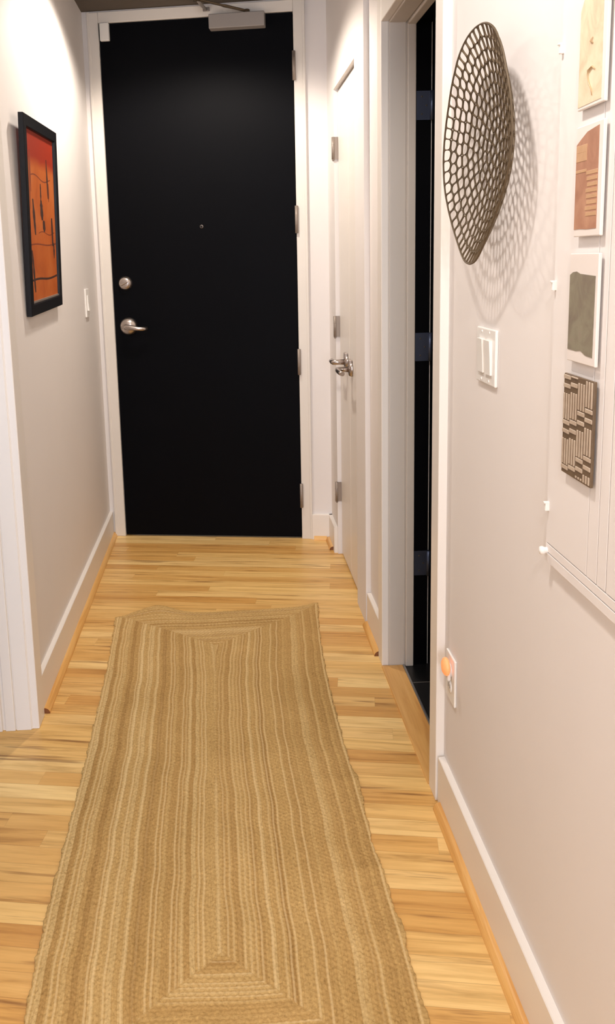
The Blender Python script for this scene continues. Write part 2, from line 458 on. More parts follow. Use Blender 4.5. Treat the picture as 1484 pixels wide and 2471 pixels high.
# bathroom shell (dark, its light is off)
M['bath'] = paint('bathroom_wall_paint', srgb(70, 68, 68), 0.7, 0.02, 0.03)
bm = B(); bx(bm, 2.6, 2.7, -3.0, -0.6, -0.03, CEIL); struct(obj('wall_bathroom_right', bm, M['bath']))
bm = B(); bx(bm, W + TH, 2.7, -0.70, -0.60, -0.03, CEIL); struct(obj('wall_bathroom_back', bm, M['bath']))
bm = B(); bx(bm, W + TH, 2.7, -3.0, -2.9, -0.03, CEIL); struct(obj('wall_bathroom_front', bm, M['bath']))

# ---- entry door frame (pressed steel, two steps), skewed with the end wall
FY = -0.012
bm = B()
def uframe(bm, x0, x1, z1, w, y0, y1, bev=0.002):
    bx(bm, x0 - w, x0, y0, y1, 0.0, z1 + w, bev); bx(bm, x1, x1 + w, y0, y1, 0.0, z1 + w, bev)
    bx(bm, x0 + 0.0005, x1 - 0.0005, y0, y1, z1, z1 + w, bev)
DX0, DX1, DZ = 0.0785, 0.9705, 2.442
uframe(bm, DX0, DX1, DZ, 0.048, FY, 0.13)
bx(bm, DX0, DX0 + 0.012, 0.045, 0.13, 0, DZ); bx(bm, DX1 - 0.012, DX1, 0.045, 0.13, 0, DZ); bx(bm, DX0, DX1, 0.045, 0.13, DZ - 0.012, DZ)
bx(bm, DX0 - 0.052, DX0 - 0.040, FY - 0.004, 0.01, 0.0, DZ + 0.05, 0.002)
bx(bm, DX1 + 0.040, DX1 + 0.052, FY - 0.004, 0.01, 0.0, DZ + 0.05, 0.002)
struct(obj('trim_1', bm, M['frame_grey'], loc=(0, 0, 0), rotz=RZ))

# ---- entry door
door = empty('door_1', (0, 0, 0), RZ); struct(door, 'tall black entry door at the end of the hall')
bm = B(); bx(bm, DX0 + 0.003, DX1 - 0.003, -0.004, 0.040, 0.008, DZ - 0.003, 0.0015)
obj('leaf', bm, M['black'], door)
# hinges on the right edge: knuckle barrels
for z0, z1 in ((2.148, 2.273), (1.475, 1.599), (0.815, 0.938), (0.162, 0.281)):
    bm = B(); yk = -0.019
    lathe(bm, [(0, 0), (0, 0.0075), (z1 - z0, 0.0075), (z1 - z0, 0)], (DX1 + 0.001, yk, z0), (0, 0, 1), 12)
    for k in (0.33, 0.66): lathe(bm, [(-.0008, .0079), (.0008, .0079)], (DX1 + 0.001, yk, z0 + k * (z1 - z0)), (0, 0, 1), 12)
    bx(bm, DX1 - 0.006, DX1 + 0.009, yk, -0.006, z0 + 0.002, z1 - 0.002)
    obj('hinge', bm, M['hinge'], door)
# deadbolt
bm = B(); dbx, dbz = 0.1435, 1.264
lathe(bm, [(0, 0.0335), (0.006, 0.0335), (0.013, 0.0285), (0.020, 0.0235), (0.022, 0.016), (0.0225, 0)], (dbx, -0.004, dbz), (0, -1, 0), 40)
db = obj('deadbolt', bm, M['nickel'], door)
bm = B()
bx(bm, -0.020, 0.020, -0.008, 0.0, -0.0045, 0.0045, 0.003, 2)
bm.transform(Matrix.Translation((dbx, -0.0265, dbz)) @ Matrix.Rotation(math.radians(-24), 4, 'Y'))
obj('thumb_turn', bm, M['nickel'], db)
# lever set
lx, lz = 0.1497, 1.058
lev = B(); lathe(lev, [(0, 0.0425), (0.008, 0.0425), (0.018, 0.037), (0.027, 0.028), (0.032, 0.019), (0.034, 0)], (lx, -0.004, lz), (0, -1, 0), 44)
lv = obj('lever_lock', lev, M['nickel'], door)
bm = B()
tube(bm, [(lx, -0.03, lz), (lx, -0.058, lz), (lx + 0.008, -0.064, lz - 0.0005), (lx + 0.03, -0.066, lz - 0.003), (lx + 0.058, -0.066, lz - 0.008), (lx + 0.080, -0.060, lz - 0.010), (lx + 0.100, -0.046, lz - 0.010)],
     [0.013, 0.0125, 0.013, 0.0115, 0.0105, 0.010, 0.0095], 16, flat=(1.0, 1.0))
obj('lever', bm, M['nickel'], lv)
bm = B(); lathe(bm, [(0, 0.0068), (0.002, 0.0068), (0.003, 0.0052), (0.0035, 0)], (lx - 0.024, -0.030, lz - 0.003), (-0.2, -1, 0), 20)
lathe(bm, [(0, 0.0088), (0.0012, 0.0088), (0.0013, 0)], (lx - 0.024, -0.029, lz - 0.003), (-0.2, -1, 0), 20, 1)
obj('privacy_button', bm, [M['nickel'], M['dark_slot']], lv)
# peephole
bm = B(); lathe(bm, [(0, 0.0082), (0.003, 0.0082), (0.004, 0.006)], (0.524, -0.004, 1.519), (0, -1, 0), 24)
lathe(bm, [(0.0015, 0.006), (0.0018, 0)], (0.524, -0.004, 1.519), (0, -1, 0), 24, 1)
obj('peephole', bm, [M['nickel'], M['blackwood']], door)
# alarm contact at the top left of the leaf
bm = B(); bx(bm, 0.0875, 0.131, -0.024, -0.004, 2.362, 2.440, 0.004, 2); obj('alarm_contact', bm, M['plastic'], door)
# closer
cl = B(); bx(cl, 0.598, 0.848, -0.056, -0.004, 2.378, 2.440, 0.004, 2); c0 = obj('door_closer', cl, M['closer'], door)
bm = B(); lathe(bm, [(0, 0.014), (0.012, 0.014), (0.014, 0.012), (0.016, 0)], (0.768, -0.034, 2.440), (0, 0, 1), 16)
obj('spindle', bm, M['arm'], c0)
bm = B()
A0, A1 = Vector((0.768, -0.034, 2.448)), Vector((0.577, -0.232, 2.452))
tube(bm, [A0, A0.lerp(A1, .45), A0.lerp(A1, .5), A1], [0.009, 0.011, 0.008, 0.008], 8, flat=(1.2, .5), smooth=False)
lathe(bm, [(0, 0), (0, 0.011), (0.014, 0.011), (0.014, 0)], A1 - Vector((0, 0, 0.006)), (0, 0, 1), 12)
obj('closer_arm', bm, M['arm'], c0)
bm = B(); A2 = Vector((0.582, -0.018, 2.470))
tube(bm, [A1 + Vector((0, 0, .006)), A1.lerp(A2, .5), A2], 0.007, 8); bx(bm, 0.568, 0.598, -0.020, -0.011, 2.462, 2.480, 0.002)
obj('closer_link', bm, M['closer'], c0)

# ---- baseboards, shoe mouldings
BH, BT, SH = 0.126, 0.016, 0.018
def base_y(name, x, sgn, y0, y1):
    """baseboard along Y on the wall plane x; sgn is the direction out of the wall"""
    bm = B(); p = [(x, 0.0), (x + sgn * BT, 0.0), (x + sgn * BT, BH - 0.002), (x + sgn * (BT - 0.002), BH), (x, BH)]
    prism(bm, p, 1, y0, y1); return struct(obj(name, bm, M['trim']))
def shoe_y(name, x, sgn, y0, y1):
    bm = B(); x0 = x + sgn * BT
    p = [(x0, 0.0)] + [(x0 + sgn * SH * math.cos(a * PI / 12), SH * math.sin(a * PI / 12)) for a in range(7)]
    prism(bm, p, 1, y0, y1)
    for f in bm.faces:
        if len(f.verts) > 4: f.material_index = 1
    return struct(obj(name, bm, [M['shoe'], M['endgrain']]))
base_y('baseboard_left', 0.0, 1, -1.690, 0.0)
shoe_y('trim_2', 0.0, 1, -1.682, 0.0)
base_y('baseboard_right', W, -1, -7.6, -2.192)
shoe_y('trim_3', W, -1, -7.6, -2.215)
base_y('baseboard_right_middle', W, -1, -1.412, -1.160)
shoe_y('trim_4', W, -1, -1.408, -1.165)
base_y('baseboard_right_far', XC, -1, D0 + 0.012, -0.182)
shoe_y('trim_5', XC, -1, -0.345, -0.200)
bm = B(); prism(bm, [(0.0, 0.0), (-BT, 0.0), (-BT, BH - .002), (-BT + .002, BH), (0, BH)], 0, 1.022, 1.127)
struct(obj('baseboard_back', bm, M['trim'], loc=(0, 0, 0), rotz=RZ))
bm = B(); prism(bm, [(-BT, 0.0)] + [(-BT - SH * math.cos(a * PI / 12), SH * math.sin(a * PI / 12)) for a in range(7)], 0, 1.030, 1.092)
struct(obj('trim_6', bm, M['shoe_x'], loc=(0, 0, 0), rotz=RZ))

# ---- closet: casing, pair of flush doors
bm = B()
bx(bm, W + 0.05, W + 0.064, D0, D1, 0.004, 2.062)
struct(obj('trim_7', bm, M['trim']))
MID = (D0 + D1) / 2
def lever_set(parent, y, z, dirn):
    s = empty('lever_set', (0, 0, 0)); bpy.data.objects.remove(s)
    bm = B(); x0 = W - 0.002
    lathe(bm, [(0, 0.031), (0.005, 0.031), (0.012, 0.026), (0.014, 0.014), (0.015, 0)], (x0, y, z), (-1, 0, 0), 36)
    rs = obj('rosette', bm, M['nickel'], parent)
    bm = B()
    tube(bm, [(x0 - .012, y, z), (x0 - .05, y, z), (x0 - .057, y + dirn * .006, z), (x0 - .060, y + dirn * .03, z - .001), (x0 - .058, y + dirn * .075, z - .003), (x0 - .052, y + dirn * .105, z - .004)],
         [0.0115, 0.011, 0.0115, 0.0105, 0.0095, 0.009], 16)
    obj('lever', bm, M['nickel'], rs)
    bm = B(); bx(bm, x0 - 0.014, x0, y - 0.017, y + 0.017, z + 0.0, z + 0.040, 0.003); obj('latch_cover', bm, M['nickel'], rs)
d2 = empty('door_2', (W, D0, 0)); struct(d2, 'far leaf of the white closet doors, hinges on its far edge')
d3 = empty('door_3', (W, D1, 0)); struct(d3, 'near leaf of the white closet doors')
def L(p): return Matrix.Translation(-Vector(p))
for d, ya, yb, base in ((d2, D0 - 0.003, MID + 0.0015, (W, D0, 0)), (d3, MID - 0.0015, D1 + 0.003, (W, D1, 0))):
    bm = B(); bx(bm, W + 0.0, W + 0.036, ya, yb, 0.008, 2.056, 0.0012); bm.transform(L(base)); obj('leaf', bm, M['trim'], d)
def closet_parts(d, base, items):
    before = set(bpy.data.objects)
    items()
    for o in set(bpy.data.objects) - before:
        if o.parent == d: o.data.transform(L(base))
        else: o.data.transform(L(base))
closet_parts(d2, (W, D0, 0), lambda: lever_set(d2, MID + 0.058, 0.925, 1))
closet_parts(d3, (W, D1, 0), lambda: lever_set(d3, MID - 0.062, 0.910, -1))
def hinges_c(d, y, zs, side):
    for z0, z1 in zs:
        bm = B(); lathe(bm, [(0, 0), (0, 0.0072), (z1 - z0, 0.0072), (z1 - z0, 0)], (W - 0.022, y, z0), (0, 0, 1), 12)
        for q in (0.33, 0.66): lathe(bm, [(-.0008, .0078), (.0008, .0078)], (W - 0.022, y, z0 + q * (z1 - z0)), (0, 0, 1), 12)
        bx(bm, W - 0.022, W - 0.001, y - 0.0045, y - 0.002, z0, z1)
        lathe(bm, [(-.008, 0.003), (-.003, .006), (0, 0.005)], (W - 0.022, y, z0), (0, 0, 1), 12)
        obj('hinge', bm, M['hinge'], d)
closet_parts(d2, (W, D0, 0), lambda: hinges_c(d2, D0 - 0.002, ((1.776, 1.868), (1.012, 1.104), (0.255, 0.345)), 1))

# ---- bathroom opening: stepped steel frame, saddle, black door standing open
bm = B()
bx(bm, W - 0.0205, W + 0.002, -1.413, O0, 0.0, 2.125, 0.0025, 2)
bx(bm, W - 0.0205, W + 0.002, O1, -2.185, 0.0, 2.125, 0.0025, 2)
bx(bm, W - 0.0205, W + 0.002, O0 - .0005, O1 + .0005, 2.045, 2.125, 0.0025, 2)
struct(obj('trim_8', bm, M['trim']))
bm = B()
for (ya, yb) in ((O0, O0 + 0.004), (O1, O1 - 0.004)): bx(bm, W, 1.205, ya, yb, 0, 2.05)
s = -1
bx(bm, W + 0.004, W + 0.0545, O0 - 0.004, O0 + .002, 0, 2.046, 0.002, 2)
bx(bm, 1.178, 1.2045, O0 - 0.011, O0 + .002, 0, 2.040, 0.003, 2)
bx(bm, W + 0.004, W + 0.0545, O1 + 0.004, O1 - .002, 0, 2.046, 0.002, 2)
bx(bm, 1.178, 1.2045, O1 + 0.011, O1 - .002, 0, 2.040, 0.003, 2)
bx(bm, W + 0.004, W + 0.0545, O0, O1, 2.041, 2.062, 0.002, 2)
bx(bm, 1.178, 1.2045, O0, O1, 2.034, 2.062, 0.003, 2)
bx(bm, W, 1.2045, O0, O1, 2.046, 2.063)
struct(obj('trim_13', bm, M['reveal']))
bm = B(); bx(bm, 1.2048, 1.2515, O0 - 0.001, O0 + 0.004, 0.0, 2.046); bx(bm, 1.2048, 1.2515, O1, O1 - .004, 0, 2.046); bx(bm, 1.2048, 1.2515, O0, O1, 2.04, 2.062)
struct(obj('trim_9', bm, M['black']))
bm = B(); bx(bm, 1.098, 1.1685, -1.484, -2.116, -0.01, 0.0045, 0.0012); struct(obj('trim_10', bm, M['saddle']))
bm = B(); bx(bm, 1.1687, 1.1755, -1.484, -2.116, -0.01, 0.0065, 0.001); struct(obj('trim_11', bm, M['aluminium']))
d4 = empty('door_4', (1.2525, O0 - 0.002, 0), 0.0); struct(d4, 'black bathroom door standing open inside the dark doorway')
bm = B(); bx(bm, 0.006, 0.62, -0.046, -0.002, 0.012, 2.035, 0.0015); obj('leaf', bm, M['black'], d4)
for z0, z1 in ((1.762, 1.846), (1.030, 1.119), (0.318, 0.402)):
    bm = B(); bx(bm, -0.046, -0.002, -0.0035, -0.001, z0, z1, 0.0)
    lathe(bm, [(0, 0), (0, 0.0065), (z1 - z0, 0.0065), (z1 - z0, 0)], (0.0, -0.006, z0), (0, 0, 1), 12)
    for a in (0.2, 0.5, 0.8): lathe(bm, [(0, 0.003), (0.0006, 0.002), (0.0007, 0)], (-0.024 + (0.008 if a == 0.5 else -0.006), -0.0035, z0 + a * (z1 - z0)), (0, -1, 0), 8, 1)
    obj('hinge', bm, [M['hinge_blue'], M['dark_slot']], d4)

# ---- jamb at the end of the left wall (daylit): casing, jamb face, stop
bm = B()
bx(bm, -0.002, 0.0195, -1.766, -1.692, 0.0, 2.16, 0.003, 2)
bx(bm, -0.128, 0.0, -1.768, -1.744, 0.0, 2.11, 0.002)
bx(bm, -0.079, -0.049, -1.774, -1.766, 0.0, 2.10, 0.003, 2)
bx(bm, -0.0465, -0.003, -1.771, -1.766, 0.0, 2.10, 0.002, 2)
bx(bm, -0.205, -0.087, -1.776, -1.750, 0.0, 2.11, 0.003, 2)
bx(bm, -0.002, 0.0195, -2.69, -1.6922, 2.085, 2.16, 0.003, 2)
bx(bm, -0.128, 0.0, -2.62, -1.768, 2.085, 2.11)
bx(bm, -0.128, 0.0, -2.62, -2.598, 0.0, 2.085)
struct(obj('trim_12', bm, M['trim']))

# ================================================================== RUG
def build_rug():
    Lp = [(-0.985, 0.152), (-1.037, 0.151), (-1.372, 0.170), (-1.643, 0.178), (-1.868, 0.182), (-2.109, 0.187), (-2.264, 0.189), (-2.397, 0.188), (-2.547, 0.191), (-2.666, 0.197), (-2.746, 0.203), (-2.96, 0.21)]
    Rp = [(-0.96, 0.944), (-0.978, 0.942), (-1.15, 0.925), (-1.318, 0.914), (-1.553, 0.906), (-1.707, 0.906), (-1.928, 0.907), (-2.044, 0.911), (-2.085, 0.919), (-2.108, 0.921), (-2.215, 0.917), (-2.36, 0.914), (-2.413, 0.922), (-2.522, 0.925), (-2.589, 0.933), (-2.669, 0.928), (-2.769, 0.934), (-2.96, 0.925)]
    Lp = np.array(Lp)[::-1]; Rp = np.array(Rp)[::-1]
    NX, NY = 300, 700
    rng = np.random.default_rng(4)
    a = np.linspace(0, 1, NX)[None, :].repeat(NY, 0); t = np.linspace(0, 1, NY)[:, None].repeat(NX, 1)
    yfar = np.interp(a[0], [0, .02, .07, .25, .45, .65, .85, 1], [-1.026, -1.02, -0.995, -0.991, -0.997, -0.995, -0.983, -0.973])
    ynear = -2.945
    y = yfar[None, :] * (1 - t) + ynear * t
    xl = np.interp(y, Lp[:, 0], Lp[:, 1]); xr = np.interp(y, Rp[:, 0], Rp[:, 1])
    # small waviness along both selvages
    wav = lambda yy, ph: 0.0016 * np.sin(yy * 61 + ph) + 0.0012 * np.sin(yy * 143 + 2 * ph) + 0.0009 * np.sin(yy * 331 + ph)
    ker = np.hanning(243); ker = ker / ker.sum()
    sm = lambda q: np.convolve(np.pad(q, 121, mode='reflect', reflect_type='odd'), ker, 'valid')
    yy_ = np.linspace(-3.0, -0.9, 600)
    xls = np.interp(y, yy_, sm(np.interp(yy_, Lp[:, 0], Lp[:, 1]))); xrs = np.interp(y, yy_, sm(np.interp(yy_, Rp[:, 0], Rp[:, 1])))
    xl = xl + wav(y, 0.3); xr = xr + wav(y, 1.9)
    x = xl * (1 - a) + xr * a
    # ring coordinate: distance to the nearest side, measured in braid widths
    dl = np.maximum(x - xls, 0.0005); dr = np.maximum(xrs - x, 0.0005); df = (yfar[None, :] - y) * 1.32; dn = (y - ynear) * 1.12
    df = df + 0.0
    wob = 0.0018 * np.sin(y * 5.1 + 1.0) + 0.0014 * np.sin(y * 13.7) + 0.0007 * np.sin(y * 47 + x * 23) + 0.0009 * np.sin(y * 29 + x * 11)
    wobx = 0.0022 * np.sin(x * 9 + 2) + 0.0011 * np.sin(x * 23)
    dl2, dr2 = dl + wob * np.minimum(1, dl / .03), dr + wob * np.minimum(1, dr / .03)
    df2, dn2 = df + wobx * np.minimum(1, df / .03), dn + wobx * np.minimum(1, dn / .03)
    D = np.stack([dl2, dr2, df2, dn2]); side = D.argmin(0); s = D.min(0)
    P = 0.0112
    ring = s / P
    along = np.where(side < 2, y, x) + 0.37 * np.floor(ring)
    fr = ring - np.floor(ring)
    prof = np.sqrt(np.clip(1 - (2 * fr - 1) ** 2, 0, 1))
    braid = np.sin(2 * PI * along / 0.0135 + np.where(fr < .5, 0.0, PI)) * np.abs(2 * fr - 1) * prof
    z = 0.0052 + 0.0021 * prof + 0.0018 * braid
    z += 0.0006 * np.sin(x * 17 + y * 9) + 0.0008 * np.sin(y * 11 + x * 4)
    z += rng.normal(0, 0.00028, z.shape)
    # lifted far edge on the left and curled corner, raised creases on the right side
    farw = np.clip(1 - (yfar[None, :] - y) / 0.075, 0, 1) ** 1.5
    z += farw * (0.034 * np.exp(-((x - 0.31) / 0.085) ** 2) + 0.010 * np.exp(-((x - 0.94) / 0.05) ** 2) + 0.006 * np.exp(-((x - 0.15) / 0.03) ** 2))
    z += 0.007 * np.exp(-((y + 2.095) / 0.03) ** 2) * np.clip((a - 0.80) / 0.2, 0, 1)
    z += 0.007 * np.exp(-((y + 2.42) / 0.028) ** 2) * np.clip((a - 0.72) / 0.28, 0, 1)
    z += 0.005 * np.exp(-((y + 2.60) / 0.03) ** 2) * np.clip((a - 0.78) / 0.22, 0, 1)
    n = NX * NY
    top = np.stack([x, y, z], -1).reshape(-1, 3)
    # border loop dropped to the underside
    idx = np.arange(n).reshape(NY, NX)
    loop = np.concatenate([idx[0, :], idx[1:, -1], idx[-1, -2::-1], idx[-2:0:-1, 0]])
    low = top[loop].copy(); lift = np.clip(low[:, 2] - 0.0105, 0, 1); low[:, 2] = 0.0006 + lift
    verts = np.concatenate([top, low])
    i0 = idx[:-1, :-1].ravel(); i1 = idx[:-1, 1:].ravel(); i2 = idx[1:, 1:].ravel(); i3 = idx[1:, :-1].ravel()
    faces = np.stack([i0, i3, i2, i1], -1).tolist()
    m = len(loop)
    for k in range(m): faces.append([int(loop[k]), int(loop[(k + 1) % m]), n + (k + 1) % m, n + k])
    me = bpy.data.meshes.new('rug')
    org = np.array([0.55, -1.95, 0.0])
    me.from_pydata((verts - org).tolist(), [], faces); me.update()
    for nm, arr in (('ring', ring), ('along', along), ('side', side.astype(float))):
        at = me.attributes.new(nm, 'FLOAT', 'POINT'); v = arr.reshape(-1)
        at.data.foreach_set('value', np.concatenate([v, v[loop]]).astype(np.float32))
    me.polygons.foreach_set('use_smooth', [True] * len(me.polygons))
    me.materials.append(M['rug'])
    o = bpy.data.objects.new('rug', me); COL.objects.link(o); o.location = org
    return o
tag(build_rug(), 'long tan braided jute runner rug lying on the oak hallway floor', 'rug')

# ================================================================== PICTURE ON THE LEFT WALL
def build_picture():
    # local: X out of the wall, Y along it, Z up; leans forward at the top
    root = empty('framed_picture', (0, -1.2419, 1.5116))
    HY, HZ, FW, DP = 0.2475, 0.3014, 0.037, 0.016
    lean = Matrix.Translation((0.003, 0, -HZ)) @ Matrix.Rotation(0.0308, 4, 'Y') @ Matrix.Translation((0, 0, HZ)) @ Matrix.Rotation(0.024, 4, 'X')
    bm = B()
    prof = [(0, 0.0), (DP - 0.001, 0.0), (DP, 0.001), (DP, FW - 0.004), (DP - 0.002, FW - 0.001), (DP - 0.009, FW), (0, FW)]
    cor = [(-1, -1), (1, -1), (1, 1), (-1, 1)]
    loops = []
    for sy, sz in cor: loops.append([bm.verts.new((px, sy * (HY - pw), sz * (HZ - pw))) for px, pw in prof])
    n = len(prof)
    for k in range(4):
        A, C_ = loops[k], loops[(k + 1) % 4]
        for j in range(n): bm.faces.new((A[j], A[(j + 1) % n], C_[(j + 1) % n], C_[j]))
    bm.transform(lean); obj('frame', bm, M['blackwood'], root)
    bm = B(); bx(bm, 0.001, 0.007, -HY + FW - 0.004, HY - FW + 0.004, -HZ + FW - 0.004, HZ - FW + 0.004)
    hy, hz = HY - FW, HZ - FW
    rnd = random.Random(5)
    def stroke(y, z0, z1, w, mat, drift=0.0):
        N = 9; pts = []
        for i in range(N):
            k = i / (N - 1); pts.append((0.0072, (y + drift * k + rnd.uniform(-.002, .002)) * hy, (z0 + (z1 - z0) * k) * hz))
        ws = [1.7 * w * (0.35 + 0.65 * math.sin(PI * (i + .6) / (N + .2))) * rnd.uniform(.75, 1.15) for i in range(N)]
        L_ = [bm.verts.new((p[0], p[1] - w_, p[2])) for p, w_ in zip(pts, ws)]; R_ = [bm.verts.new((p[0], p[1] + w_, p[2])) for p, w_ in zip(pts, ws)]
        for i in range(N - 1):
            f = bm.faces.new((L_[i], R_[i], R_[i + 1], L_[i + 1])); f.material_index = mat
    def hline(z, w, mat, wob=0.01, y0=-.9, y1=.98):
        N = 12; A = []; C_ = []
        for i in range(N):
            k = i / (N - 1); yy = (y0 + (y1 - y0) * k) * hy; zz = (z + wob * math.sin(k * 7)) * hz
            A.append(bm.verts.new((0.0071, yy, zz - w))); C_.append(bm.verts.new((0.0071, yy, zz + 1.5 * w)))
        for i in range(N - 1):
            f = bm.faces.new((A[i], A[i + 1], C_[i + 1], C_[i])); f.material_index = mat
    # in this picture +Y is the far side (right in the view)
    stroke(-.72, .78, .30, .0042, 2); stroke(-.62, .22, -.20, .009, 1, .1); stroke(-.80, -.38, -.88, .008, 1, .12)
    stroke(-.05, .42, .22, .006, 1); stroke(-.05, .22, -.02, .013, 1, .05); stroke(.10, -.02, -.16, .012, 1, .02)
    stroke(.45, .74, .26, .0065, 1, .05); stroke(.72, .02, -.34, .009, 1, .02); stroke(.82, -.30, -.50, .006, 1)
    stroke(-.78, .70, .10, .003, 2); stroke(.55, .45, .22, .006, 2)
    hline(.48, .0016, 2, .03, -.8, .7); hline(-.32, .0018, 2); hline(-.74, .0028, 1, .012); hline(-.18, .0012, 2, .02, -.3, .9)
    bm.transform(lean); obj('painting', bm, [M['orange'], M['ink'], M['ink_soft']], root, recalc=True)
    bm = B(); bx(bm, 0.007, 0.0105, -hy, hy, -hz, -hz + 0.006); bm.transform(lean)
    obj('fillet', bm, M['hinge'], root)
    return root
tag(build_picture(), 'orange abstract painting with dark strokes in a black frame on the left wall', 'picture')

# ================================================================== SWITCHES, OUTLET
def plate(bm, y0, y1, z0, z1, x, s, th=0.006):
    """s = +1: plate on the left wall facing +X ; -1: on the right wall facing -X"""
    bx(bm, x, x + s * th, y0, y1, z0, z1, 0.0025, 2)
def paddle(bm, yc, zc, wy, hz_, x, s, tilt):
    prism(bm, [(x, zc - hz_ / 2), (x + s * (0.004 + max(0, -tilt)), zc - hz_ / 2), (x + s * 0.005, zc - 0.001), (x + s * (0.004 + max(0, tilt)), zc + hz_ / 2), (x, zc + hz_ / 2)], 1, yc - wy / 2, yc + wy / 2)
sw = empty('light_switch', (0, -0.345, 1.190)); tag(sw, 'small white rocker light switch on the left wall beside the black door', 'light switch')
bm = B(); plate(bm, -0.042, 0.042, -0.062, 0.062, 0, 1, 0.0075); obj('cover_plate', bm, M['plastic'], sw)
bm = B(); paddle(bm, 0, 0, 0.034, 0.067, 0.0070, 1, -0.004); obj('rocker', bm, M['plastic'], sw)
s2 = empty('light_switch', (W, -2.475, 1.1625)); tag(s2, 'white two-rocker light switch on the right wall below the wire bowl', 'light switch')
bm = B(); plate(bm, -0.058, 0.058, -0.0545, 0.0545, 0, -1, 0.0065)
for yy in (-0.023, 0.023):
    for zz in (-0.047, 0.047): lathe(bm, [(0, 0.003), (0.001, 0.0025), (0.0011, 0)], (-0.0064, yy, zz), (-1, 0, 0), 10)
obj('cover_plate', bm, M['plastic'], s2)
for yy in (0.023, -0.023):
    bm = B(); paddle(bm, yy, 0, 0.033, 0.066, -0.006, -1, 0.003); obj('rocker', bm, M['plastic'], s2)
ou = empty('outlet', (W, -2.253, 0.370)); tag(ou, 'white wall outlet low on the right wall beside the doorway', 'outlet')
bm = B(); plate(bm, -0.037, 0.037, -0.058, 0.058, 0, -1, 0.006); obj('cover_plate', bm, M['plastic'], ou)
for zz in (0.020, -0.020):
    bm = B(); lathe(bm, [(0, 0.0165), (0.002, 0.0165), (0.0022, 0)], (-0.0055, 0, zz), (-1, 0, 0), 24)
    for yy in (-0.006, 0.006): bx(bm, -0.0080, -0.0076, yy - 0.001, yy + 0.001, zz - 0.004, zz + 0.006, mat=1)
    obj('socket', bm, [M['plastic'], M['dark_slot']], ou)
nl = empty('night_light', (W - 0.008, -2.253, 0.392)); tag(nl, 'round night light with glowing orange lens plugged into the wall outlet', 'night light')
bm = B(); bx(bm, -0.0085, 0.0, -0.017, 0.012, -0.022, 0.018, 0.003, 2); obj('plug_body', bm, M['plastic'], nl)
bm = B()
lathe(bm, [(0.0085, 0), (0.0095, 0.017), (0.012, 0.0205), (0.016, 0.0215), (0.020, 0.0195), (0.0235, 0.014), (0.025, 0.006), (0.0255, 0)], (0.005, -0.009, 0.012), (-1, 0, 0), 36)
obj('lens', bm, M['glow'], nl)

